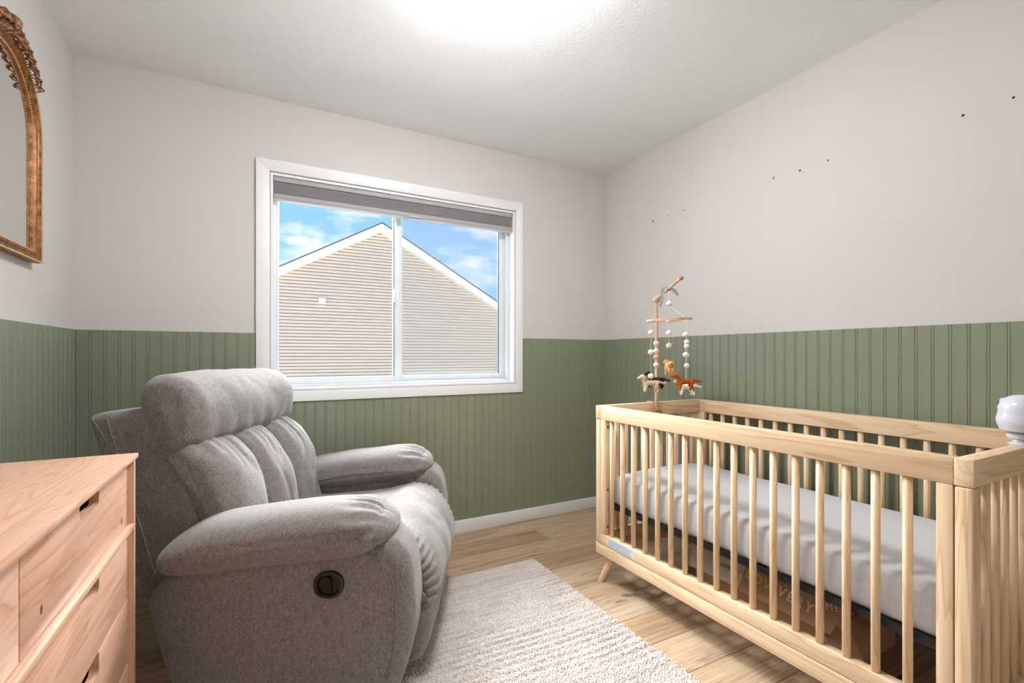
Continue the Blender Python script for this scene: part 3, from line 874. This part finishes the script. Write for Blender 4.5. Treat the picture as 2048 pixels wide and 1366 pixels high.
for (z0, z1) in rows:
    for (y0, y1) in cols:
        yc = (y0 + y1) / 2; hw, hh, cr_ = 0.062, 0.042, 0.010
        # front with a rectangular finger notch in its top edge
        pts = [(y0, z0), (y1, z0), (y1, z1), (yc + hw, z1), (yc + hw, z1 - hh + cr_), (yc + hw - cr_ * .3, z1 - hh + cr_ * .3), (yc + hw - cr_, z1 - hh),
               (yc - hw + cr_, z1 - hh), (yc - hw + cr_ * .3, z1 - hh + cr_ * .3), (yc - hw, z1 - hh + cr_), (yc - hw, z1), (y0, z1)]
        d = prism('drawer_front', pts, 'X', DF - .016, DF, M['dresY'], dres, 0.0008)
        box('pull_backing', DF - .045, DF - .040, yc - hw - .03, yc + hw + .03, z1 - hh - .02, z1 - .002, M['dresZ'], d)
        box('drawer_box', DF - .30, DF - .05, y0 + .01, y1 - .01, z0 + .01, z1 - .05, M['dresY'], d)
for (ky, kz) in ((0.985, 0.715), (1.475, 0.70)):
    lathe('knot', [(0.0045, 0), (0.004, .0005), (0.0005, .0007)], M['knot'], dres, (DF, ky, kz), 14, Matrix.Rotation(PI / 2, 4, 'Y'), sx=1.8)
for sx_, lx in ((-1, DX0 + .06), (1, DX1 - .06)):
    for sy_, ly in ((-1, DY0 + .10), (1, DY1 - .10)):
        tube('leg', [(lx, ly, DB + .002), (lx + sx_ * .02, ly + sy_ * .05, 0.0)], [.022, .013], M['dresZ'], dres, 16)

# ================================================================== mirror
MY, MZ0, MZS, MR = 2.060, 1.435, 1.873, 0.250
mir = tag(empty('arched_mirror', (LX, MY, MZ0)), 'arched wall mirror in a carved antique gold frame', 'mirror')
fwid = 0.058
def arch(r, zb, n=40):
    return [(MY + r, zb)] + [(MY + r * math.cos(PI * k / n), MZS + r * math.sin(PI * k / n)) for k in range(n + 1)] + [(MY - r, zb)]
def arch_strip(name, sect, mat):
    """sect: list of (offset inward, height off wall); swept round the closed arch outline"""
    bm = bmesh.new(); rr = []
    for off, h in sect:
        rr.append([bm.verts.new((LX + h, p[0], p[1])) for p in arch(MR - off, MZ0 + off)])
    n = len(rr[0])
    for i in range(len(rr) - 1):
        for k in range(n): bm.faces.new((rr[i][k], rr[i][(k + 1) % n], rr[i + 1][(k + 1) % n], rr[i + 1][k]))
    return from_bm(name, bm, mat, mir, 40)
arch_strip('frame', [(0.002, 0.001), (0.0, 0.024), (0.003, 0.032), (0.012, 0.035), (0.018, 0.031), (0.021, 0.026), (0.025, 0.029), (0.033, 0.028), (0.039, 0.020), (0.042, 0.014)], M['gilt'])
bm = bmesh.new(); bm.faces.new([bm.verts.new((LX + .015, p[0], p[1])) for p in arch(MR - .040, MZ0 + .040)])
from_bm('mirror_glass', bm, M['mirror'], mir)
bm = bmesh.new(); bm.faces.new([bm.verts.new((LX + .002, p[0], p[1])) for p in arch(MR - .004, MZ0 + .004)])
from_bm('backing', bm, M['carved'], mir)
# bead moulding round the frame's outer and inner edge
bm = bmesh.new()
for off, h, sp, r in ((0.003, 0.034, 0.0090, 0.0034), (0.038, 0.022, 0.0080, 0.0028)):
    pts = arch(MR - off, MZ0 + off, 60); pts.append(pts[0])
    acc = 0.0
    for i in range(len(pts) - 1):
        a, b = Vector(pts[i]), Vector(pts[i + 1]); L_ = (b - a).length; s = sp - acc if acc else 0
        while s <= L_:
            p = a.lerp(b, s / L_); bm_sphere(bm, (LX + h, p.x, p.y), r, 6, 4); s += sp
        acc = L_ - (s - sp)
bd = from_bm('bead_moulding', bm, M['bead'], mir, 179); bd['kind'] = 'stuff'
# carved acanthus crest over the arch
bm = bmesh.new()
def scroll(cy, cz, r0, turns, a0, sgn, thick, h, n=22):
    pts = []; rad = []
    for k in range(n):
        t = k / (n - 1); a = a0 + sgn * turns * 2 * PI * t; r = r0 * (1 - 0.82 * t)
        pts.append((LX + h + 0.012 * t, cy + r * math.cos(a), cz + r * math.sin(a))); rad.append(thick * (1 - 0.45 * t))
    bm_tube(bm, pts, rad, 8); bm_sphere(bm, pts[-1], rad[-1] * 1.5, 8, 6)
def leaf(cy, cz, ang, ln, wd, h, curl):
    n = 9; pts = []; rad = []
    for k in range(n):
        t = k / (n - 1); a = ang + curl * t
        pts.append((LX + h + 0.016 * math.sin(PI * t), cy + math.cos(a) * ln * t, cz + math.sin(a) * ln * t)); rad.append(max(.0012, wd * math.sin(PI * (0.12 + 0.86 * t))))
    bm_tube(bm, pts, rad, 8, True, 0.8)
for s in (1, -1):
    for k, deg in enumerate((90, 82, 74, 66, 58, 50, 43)):
        a = math.radians(deg); k1 = 0.86 - k * 0.075
        R_ = MR + 0.010
        cy, cz = MY + s * R_ * math.cos(a), MZS + R_ * math.sin(a)
        ta = a - PI / 2 if s == 1 else PI - a + PI / 2           # along the arch, downward
        oa = a if s == 1 else PI - a                            # outward
        scroll(cy + 0.012 * math.cos(oa), cz + 0.012 * math.sin(oa), 0.036 * k1, 1.35, oa + 0.6 * s, -s if k % 2 else s, 0.0068 * k1, 0.036)
        leaf(cy, cz, oa - 0.5 * s, 0.060 * k1, 0.0075 * k1, 0.030, -0.7 * s)
        leaf(cy, cz, oa + 0.7 * s, 0.050 * k1, 0.0065 * k1, 0.030, 0.6 * s)
        leaf(cy, cz, ta, 0.066 * k1, 0.0085 * k1, 0.036, 0.35 * s)
        leaf(cy - 0.014 * math.cos(oa), cz - 0.014 * math.sin(oa), ta, 0.050 * k1, 0.010 * k1, 0.034, -0.5 * s)
scroll(MY, MZS + MR + 0.022, 0.026, 1.0, -PI / 2, 1, 0.008, 0.036)
leaf(MY, MZS + MR + 0.005, PI / 2, 0.055, 0.016, 0.034, 0.0)
from_bm('carved_crest', bm, M['carved'], mir, 60)

# ================================================================== rug
RG = (-0.235, 1.312, 0.05, 2.200)
rug = tag(empty('rug', ((RG[0] + RG[1]) / 2, (RG[2] + RG[3]) / 2, 0)), 'cream low-pile shag rug with faint ribs beside the recliner', 'rug')
box('rug_base', RG[0] + .004, RG[1] - .004, RG[2] + .004, RG[3] - .004, 0.0005, 0.010, M['rug_base'], rug, 0.003)
rs = np.random.RandomState(3)
sp = 0.0062
gx, gy = np.meshgrid(np.arange(RG[0] + .003, RG[1] - .002, sp), np.arange(RG[2] + .003, RG[3] - .002, sp))
gx = gx.ravel(); gy = gy.ravel(); nT = gx.size
gx = gx + rs.uniform(-.0028, .0028, nT); gy = gy + rs.uniform(-.0028, .0028, nT)
wav = np.sin(gy * 2 * PI / 0.034 + 1.3 * np.sin(gx * 7.0) + 2.1 * np.sin(gy * 3.1)) * (0.5 + 0.5 * np.sin(gx * 3.7 + gy * 11))
hh = 0.0160 + 0.0036 * np.sign(wav) * np.abs(wav) ** 0.6 + rs.uniform(-.0028, .0028, nT)
lx_ = rs.normal(0, .0022, nT); ly_ = rs.normal(-.0005, .0022, nT)
rr_ = rs.uniform(.0036, .0052, nT); a0 = rs.uniform(0, 2 * PI, nT)
V = np.zeros((nT, 9, 3)); 
for k in range(4):
    an = a0 + k * PI / 2
    V[:, k, 0] = gx + rr_ * np.cos(an); V[:, k, 1] = gy + rr_ * np.sin(an); V[:, k, 2] = 0.006
    V[:, 4 + k, 0] = gx + lx_ * .7 + rr_ * .8 * np.cos(an); V[:, 4 + k, 1] = gy + ly_ * .7 + rr_ * .8 * np.sin(an); V[:, 4 + k, 2] = 0.006 + (hh - .006) * .72
V[:, 8, 0] = gx + lx_; V[:, 8, 1] = gy + ly_; V[:, 8, 2] = hh
fl = []
for k in range(4):
    q = (k + 1) % 4
    fl += [(k, q, 4 + q), (k, 4 + q, 4 + k), (4 + k, 4 + q, 8)]
fl = np.array(fl)
Fa = (np.arange(nT)[:, None, None] * 9 + fl[None]).reshape(-1, 3)
me = bpy.data.meshes.new('rug_pile')
me.vertices.add(nT * 9); me.vertices.foreach_set('co', V.reshape(-1).astype(np.float32))
me.loops.add(Fa.size); me.loops.foreach_set('vertex_index', Fa.reshape(-1).astype(np.int32))
me.polygons.add(len(Fa)); me.polygons.foreach_set('loop_start', np.arange(0, Fa.size, 3, dtype=np.int32))
me.polygons.foreach_set('use_smooth', np.ones(len(Fa), dtype=bool))
me.update(calc_edges=True); me.validate()
pile = link('pile', me, M['rug'], rug); pile['kind'] = 'stuff'

# ================================================================== mobile
mob = tag(empty('crib_mobile', (1.825, 1.84, 0.78)), 'wooden crib mobile hung with felt balls and felt dogs', 'mobile')
MXp, MYp = 1.850, CY_F - EPT - 0.014
lathe('clamp_disc', [(0.001, -0.012), (0.036, -0.012), (0.040, -0.008), (0.040, 0.008), (0.036, 0.012), (0.001, 0.012)], M['beech_dark'], mob, (MXp, MYp - .001, 0.785), 32, Matrix.Rotation(PI / 2, 4, 'X'))
box('clamp_bracket', MXp - .010, MXp + .010, MYp + .011, CY_F + .012, ZT + .0005, ZT + .004, M['beech'], mob, 0.003)
box('clamp_bracket', MXp - .010, MXp + .010, CY_F + .001, CY_F + .012, ZR - .02, ZT + .0005, M['beech'], mob, 0.003)
tube('pole', [(MXp, MYp, 0.785), (MXp, MYp, 1.395)], 0.0085, M['beech'], mob, 14)
JB = Vector((MXp, MYp, 1.399)); AD = (Vector((1.631, 1.474, 1.443)) - JB)
sphere('joint_ball', JB, 0.0195, M['beech'], mob, u=20, v=14)
tube('arm', [JB, JB + AD], 0.0065, M['beech'], mob, 12)
sphere('end_cap', JB + AD, 0.0095, M['beech_dark'], mob)
HP = JB + AD * 0.55
collar = lathe('collar', [(0.007, -.006), (0.0105, -.005), (0.0105, .005), (0.007, .006)], M['beech_dark'], mob, HP, 16, AD.to_track_quat('Z', 'Y').to_matrix().to_4x4())
# ribbon bow
def ribbon(name, pts, w):
    pts = [HP + Vector(p) for p in pts]; bm = bmesh.new(); A = []; B = []
    n = len(pts)
    for i, p in enumerate(pts):
        ww = w * (0.35 + 0.65 * math.sin(PI * min(1, (i + .6) / n)))
        A.append(bm.verts.new(p + Vector((ww, -ww * .6, 0)))); B.append(bm.verts.new(p - Vector((ww, -ww * .6, 0))))
    for i in range(n - 1): bm.faces.new((A[i], A[i + 1], B[i + 1], B[i]))
    bmesh.ops.solidify(bm, geom=list(bm.faces), thickness=0.0006)
    return from_bm(name, bm, M['ribbon'], mob, 179)
rv_ = Vector((0.881, -0.473, 0))
def rb(l): return [rv_ * a + Vector((0, 0, z)) for a, z in l]
ribbon('ribbon', rb([(0, .004), (-.014, .008), (-.026, .004), (-.030, -.012), (-.030, -.035), (-.034, -.06), (-.042, -.085)]), .0075)
ribbon('ribbon', rb([(0, .004), (.010, .004), (.020, -.004), (.032, -.018), (.042, -.032)]), .011)
# ring
RC = Vector((HP.x, HP.y, 1.274)); RR = 0.102
def hoop(name, c, r, w, h, mat, tilt):
    bm = bmesh.new(); n = 48; rings = []
    for k in range(n):
        a = 2 * PI * k / n; ca, sa = math.cos(a), math.sin(a)
        rings.append([bm.verts.new(((r + dr) * ca, (r + dr) * sa, dz)) for dr, dz in ((-w, -h), (w, -h), (w, h), (-w, h))])
    for k in range(n):
        for j in range(4): bm.faces.new((rings[k][j], rings[k][(j + 1) % 4], rings[(k + 1) % n][(j + 1) % 4], rings[(k + 1) % n][j]))
    bmesh.ops.transform(bm, matrix=Matrix.Rotation(tilt, 4, 'Y'), verts=bm.verts)
    return from_bm(name, bm, mat, mob, 40, c)
hoop('ring', RC, RR, 0.0022, 0.0055, M['beech'], math.radians(-2))
tube('string', [HP, (RC.x, RC.y, 1.160)], 0.0007, M['string'], mob, 5)
fb = None
def ball(p, r, mat, sc=(1, 1, .93)): sphere('felt_ball', p, r, mat, mob, sc, 14, 10)
for z in (1.352, 1.272, 1.212, 1.152): ball((RC.x, RC.y, z), .0138, M['felt_white'])
FWD = Vector((0.473, 0.881, 0))
pos = {  # offset on the ring: (right, forward), ball heights, dog
    'cream': (-0.0925, -0.020, [1.213, 1.121, 1.008], 0.974),
    'dark':  (-0.034, 0.090, [1.165, 1.128, 1.096, 1.058], 0.985),
    'brown': (0.050, -0.080, [1.200, 1.108], 0.985),
    'white': (0.092, 0.020, [1.169, 1.150, 1.106, 1.056], 0.955),
}
def spot(a, b): return Vector((RC.x, RC.y, 0)) + rv_ * a + FWD * b
for k, (a, b, zs, dz) in pos.items():
    p = spot(a, b)
    tube('string', [(p.x, p.y, RC.z - .004), (p.x, p.y, dz + .012)], 0.0007, M['string'], mob, 5)
    tube('string', [(p.x, p.y, RC.z + .004), (RC.x, RC.y, 1.345)], 0.0006, M['string'], mob, 5)
    for i, z in enumerate(zs): ball((p.x, p.y, z), .0135, M['felt_peach'] if (k == 'dark' and i == 2) else M['felt_white'])
# felt dog: one continuous body grown over a skeleton
def dog_mesh():
    bm = bmesh.new()
    def limb(pts, rad): 
        bm_tube(bm, pts, rad, 12)
        for p, r in zip(pts, rad): bm_sphere(bm, p, r, 12, 8)
    limb([(-.030, 0, 0), (-.010, 0, .001), (.014, 0, 0), (.030, 0, .004)], [.0125, .0125, .0125, .0125])     # trunk (x forward)
    limb([(.030, 0, .006), (.040, 0, .020), (.044, 0, .028)], [.0115, .0092, .0098])                          # neck
    limb([(.043, 0, .031), (.054, 0, .028), (.066, 0, .024)], [.0115, .0085, .0055])                          # head, muzzle
    for s in (-1, 1):
        limb([(.040, s * .0105, .033), (.037, s * .0135, .022)], [.0045, .0042])                              # ears
        limb([(.027, s * .007, -.004), (.029, s * .008, -.020), (.030 + .004 * s, s * .0085, -.036)], [.0090, .0062, .0052])
        limb([(-.028, s * .007, -.002), (-.024, s * .0085, -.018), (-.032, s * .0085, -.028), (-.030 - .003 * s, s * .0085, -.038)], [.0105, .0072, .0056, .0052])
    limb([(-.038, 0, .006), (-.054, 0, .003), (-.070, 0, -.002), (-.078, 0, .001)], [.0065, .0058, .0050, .0036])  # tail
    me = bpy.data.meshes.new('felt_dog'); bm.to_mesh(me); bm.free()
    o = bpy.data.objects.new('felt_dog', me); COL.objects.link(o)
    md = o.modifiers.new('r', 'REMESH'); md.mode = 'VOXEL'; md.voxel_size = 0.0016
    sm_ = o.modifiers.new('s', 'SMOOTH'); sm_.iterations = 4
    dg = bpy.context.evaluated_depsgraph_get()
    m2 = bpy.data.meshes.new_from_object(o.evaluated_get(dg)); m2.name = 'felt_dog'
    bpy.data.objects.remove(o); bpy.data.meshes.remove(me)
    for p in m2.polygons: p.use_smooth = True
    return m2
DM = dog_mesh()
def dog(mat, loc, yaw, pitch=0.0, roll=0.0):
    me = DM.copy(); me.materials.clear(); me.materials.append(mat)
    o = bpy.data.objects.new('felt_dog', me); COL.objects.link(o)
    o.location = loc; o.rotation_euler = (roll, pitch, yaw); setparent(o, mob); return o
LEFT = math.atan2(0.473, -0.881)        # heading towards the window corner
for k, mt, yw in (('cream', 'felt_cream', LEFT + .25), ('dark', 'felt_dark', LEFT - .9), ('brown', 'felt_brown', LEFT + .12), ('white', 'felt_white', LEFT + .2)):
    a, b, zs, dz = pos[k]; p = spot(a, b)
    dog(M[mt], (p.x, p.y, dz), yw)
dog(M['felt_gold'], (RC.x, RC.y, 1.056), 0.98, 0.25)

# ================================================================== baby monitor on the near end rail
BX, BYm = 1.874, CY_N + .019
mon = tag(empty('baby_monitor', (BX, BYm, ZT)), 'white pan-tilt baby monitor camera standing on the crib rail', 'camera')
lathe('foot', [(0.001, 0), (0.030, 0), (0.030, 0.003), (0.022, 0.0055), (0.0195, 0.018), (0.001, 0.018)], M['white_plastic'], mon, (BX, BYm, ZT + .0005), 36)
lathe('swivel_ring', [(0.001, 0), (0.031, 0), (0.0335, 0.003), (0.0335, 0.011), (0.030, 0.014), (0.001, 0.014)], M['white_plastic'], mon, (BX, BYm, ZT + .0175), 36)
bz = ZT + .036
lathe('neck', [(0.001, -.006), (0.020, -.006), (0.020, .004), (0.001, .004)], M['white_plastic'], mon, (BX, BYm, bz), 24)
body = lathe('body', [(0.001, 0.0), (0.036, 0.0), (0.044, 0.004), (0.049, 0.018), (0.0502, 0.0225), (0.0494, 0.0235), (0.0505, 0.0245), (0.0515, 0.034), (0.0490, 0.046), (0.0475, 0.058), (0.0478, 0.068), (0.044, 0.080), (0.036, 0.091), (0.024, 0.099), (0.010, 0.1025), (0.001, 0.103)], M['white_plastic'], mon, (BX, BYm, bz), 48, None, 30, 1.05, 1.05)
lathe('seam_ring', [(0.0496, 0.0226), (0.0500, 0.0235), (0.0496, 0.0244)], M['grey_line'], mon, (BX, BYm, bz), 48)
dirl = Vector((-0.16, 0.987, 0)).normalized()            # looks into the crib
LM = dirl.to_track_quat('Z', 'Y').to_matrix().to_4x4()
lathe('lens_hood', [(0.001, 0), (0.020, 0), (0.020, 0.012), (0.0165, 0.015), (0.001, 0.015)], M['white_plastic'], mon, Vector((BX, BYm, bz + .072)) + dirl * .030, 28, LM)
lathe('lens', [(0.001, 0), (0.0145, 0), (0.012, 0.003), (0.001, 0.0045)], M['lens'], mon, Vector((BX, BYm, bz + .072)) + dirl * .0445, 24, LM)
# button and speaker grille on the side towards the room
def on_body(az, z, r): return Vector((BX + r * math.cos(az), BYm + r * math.sin(az), bz + z))
azb = math.radians(-128)
bn = Vector((math.cos(azb), math.sin(azb), 0))
lathe('button', [(0.0045, -.002), (0.0062, .0006), (0.0058, .0014), (0.0035, .0016)], M['grey_line'], mon, on_body(azb, .0125, .0475), 20, bn.to_track_quat('Z', 'Y').to_matrix().to_4x4())
bm = bmesh.new()
for i in range(9):
    for j in range(9):
        az = math.radians(-92 + i * 5); z = .056 + j * .0042
        rr = .0478 if z < .068 else .0478 - (z - .068) * .33 - max(0, z - .08) * .4
        bm_sphere(bm, on_body(az, z, rr), .0012, 6, 4)
gr = from_bm('speaker_grille', bm, M['grey_line'], mon, 179); gr['kind'] = 'stuff'
box('grille_slot', BX - .004, BX + .022, BYm - .0488, BYm - .046, bz + .046, bz + .049, M['grey_line'], mon)

# ================================================================== cardboard box under the crib
cb = tag(empty('cardboard_box', (1.95, 1.20, 0)), 'opened brown cardboard box stored under the crib', 'box')
q0, q1, qy0, qy1, qz = 1.775, 2.14, 0.90, 1.52, 0.272
tk = 0.004
box('box_wall', q0, q0 + tk, qy0, qy1, 0.001, qz, M['cardboard'], cb)
box('box_wall', q1 - tk, q1, qy0, qy1, 0.001, qz, M['cardboard'], cb)
box('box_wall', q0 + tk, q1 - tk, qy0, qy0 + tk, 0.001, qz, M['cardboard'], cb)
box('box_wall', q0 + tk, q1 - tk, qy1 - tk, qy1, 0.001, qz, M['cardboard'], cb)
box('box_floor', q0 + tk, q1 - tk, qy0 + tk, qy1 - tk, 0.001, 0.005, M['cardboard'], cb)
def sheet(name, pts, mat, parent, th=0.004):
    bm = bmesh.new(); vs = [bm.verts.new(p) for p in pts]; f = bm.faces.new(vs)
    f.normal_update(); nrm = f.normal.copy() * (1 if f.normal.z > 0 else -1)
    r = bmesh.ops.extrude_face_region(bm, geom=[f])
    for g in r['geom']:
        if isinstance(g, bmesh.types.BMVert): g.co -= nrm * th
    return from_bm(name, bm, mat, parent)
# two long flaps hang out over the front wall, rounded tabs droop at the near end
FT_, FB_ = Vector((1.776, 0, 0.276)), Vector((1.708, 0, 0.160))
def fp(y, t): return FB_.lerp(FT_, t) + Vector((0, y, 0))
sheet('flap', [fp(1.250, 1), fp(0.872, 1), fp(0.905, 0), fp(1.250, 0)], M['cardboard'], cb)
sheet('flap', [fp(1.530, 1), fp(1.254, 1), fp(1.254, .06), fp(1.505, .02)], M['cardboard_lit'], cb)
sheet('flap', [(1.776, 1.524, .274), (1.98, 1.524, .274), (1.95, 1.63, .19), (1.80, 1.63, .19)], M['cardboard'], cb)
sheet('flap', [(1.775, 0.975, 0.155), (1.735, 0.93, 0.118), (1.725, 0.885, 0.096), (1.732, 0.850, 0.088), (1.76, 0.825, 0.090), (1.82, 0.82, 0.108), (1.90, 0.85, 0.15), (1.90, 0.895, 0.19), (1.80, 0.895, 0.19)], M['cardboard'], cb)
sheet('flap', [(1.83, 0.898, 0.270), (2.12, 0.898, 0.270), (2.10, 0.76, 0.200), (1.85, 0.76, 0.200)], M['cardboard'], cb)
fup = (FT_ - FB_).normalized()
fz = Vector((0, -1, 0)).cross(fup).normalized()
def flap_m(y, t, tilt):
    o = fp(y, t) + fz * 0.0012
    fx = (Vector((0, -1, 0)) * math.cos(tilt) + fup * math.sin(tilt)).normalized(); fy = fz.cross(fx)
    return Matrix(((fx.x, fy.x, fz.x, o.x), (fx.y, fy.y, fz.y, o.y), (fx.z, fy.z, fz.z, o.z), (0, 0, 0, 1)))
text_mesh('lettering', 'LOV', 0.050, M['print_yellow'], cb, flap_m(1.246, 0.44, -.10), bold=.0008)
text_mesh('lettering', 'EVERY', 0.050, M['print_white'], cb, flap_m(1.140, 0.385, -.10), bold=.0008)
text_mesh('lettering', 'ME', 0.032, M['print_white'], cb, flap_m(0.938, 0.52, .30))
text_mesh('lettering', 'LOVE', 0.021, M['print_plum'], cb, flap_m(1.372, 0.45, -.06))
text_mesh('lettering', 'VERY', 0.021, M['print_white'], cb, flap_m(1.312, 0.42, -.06))
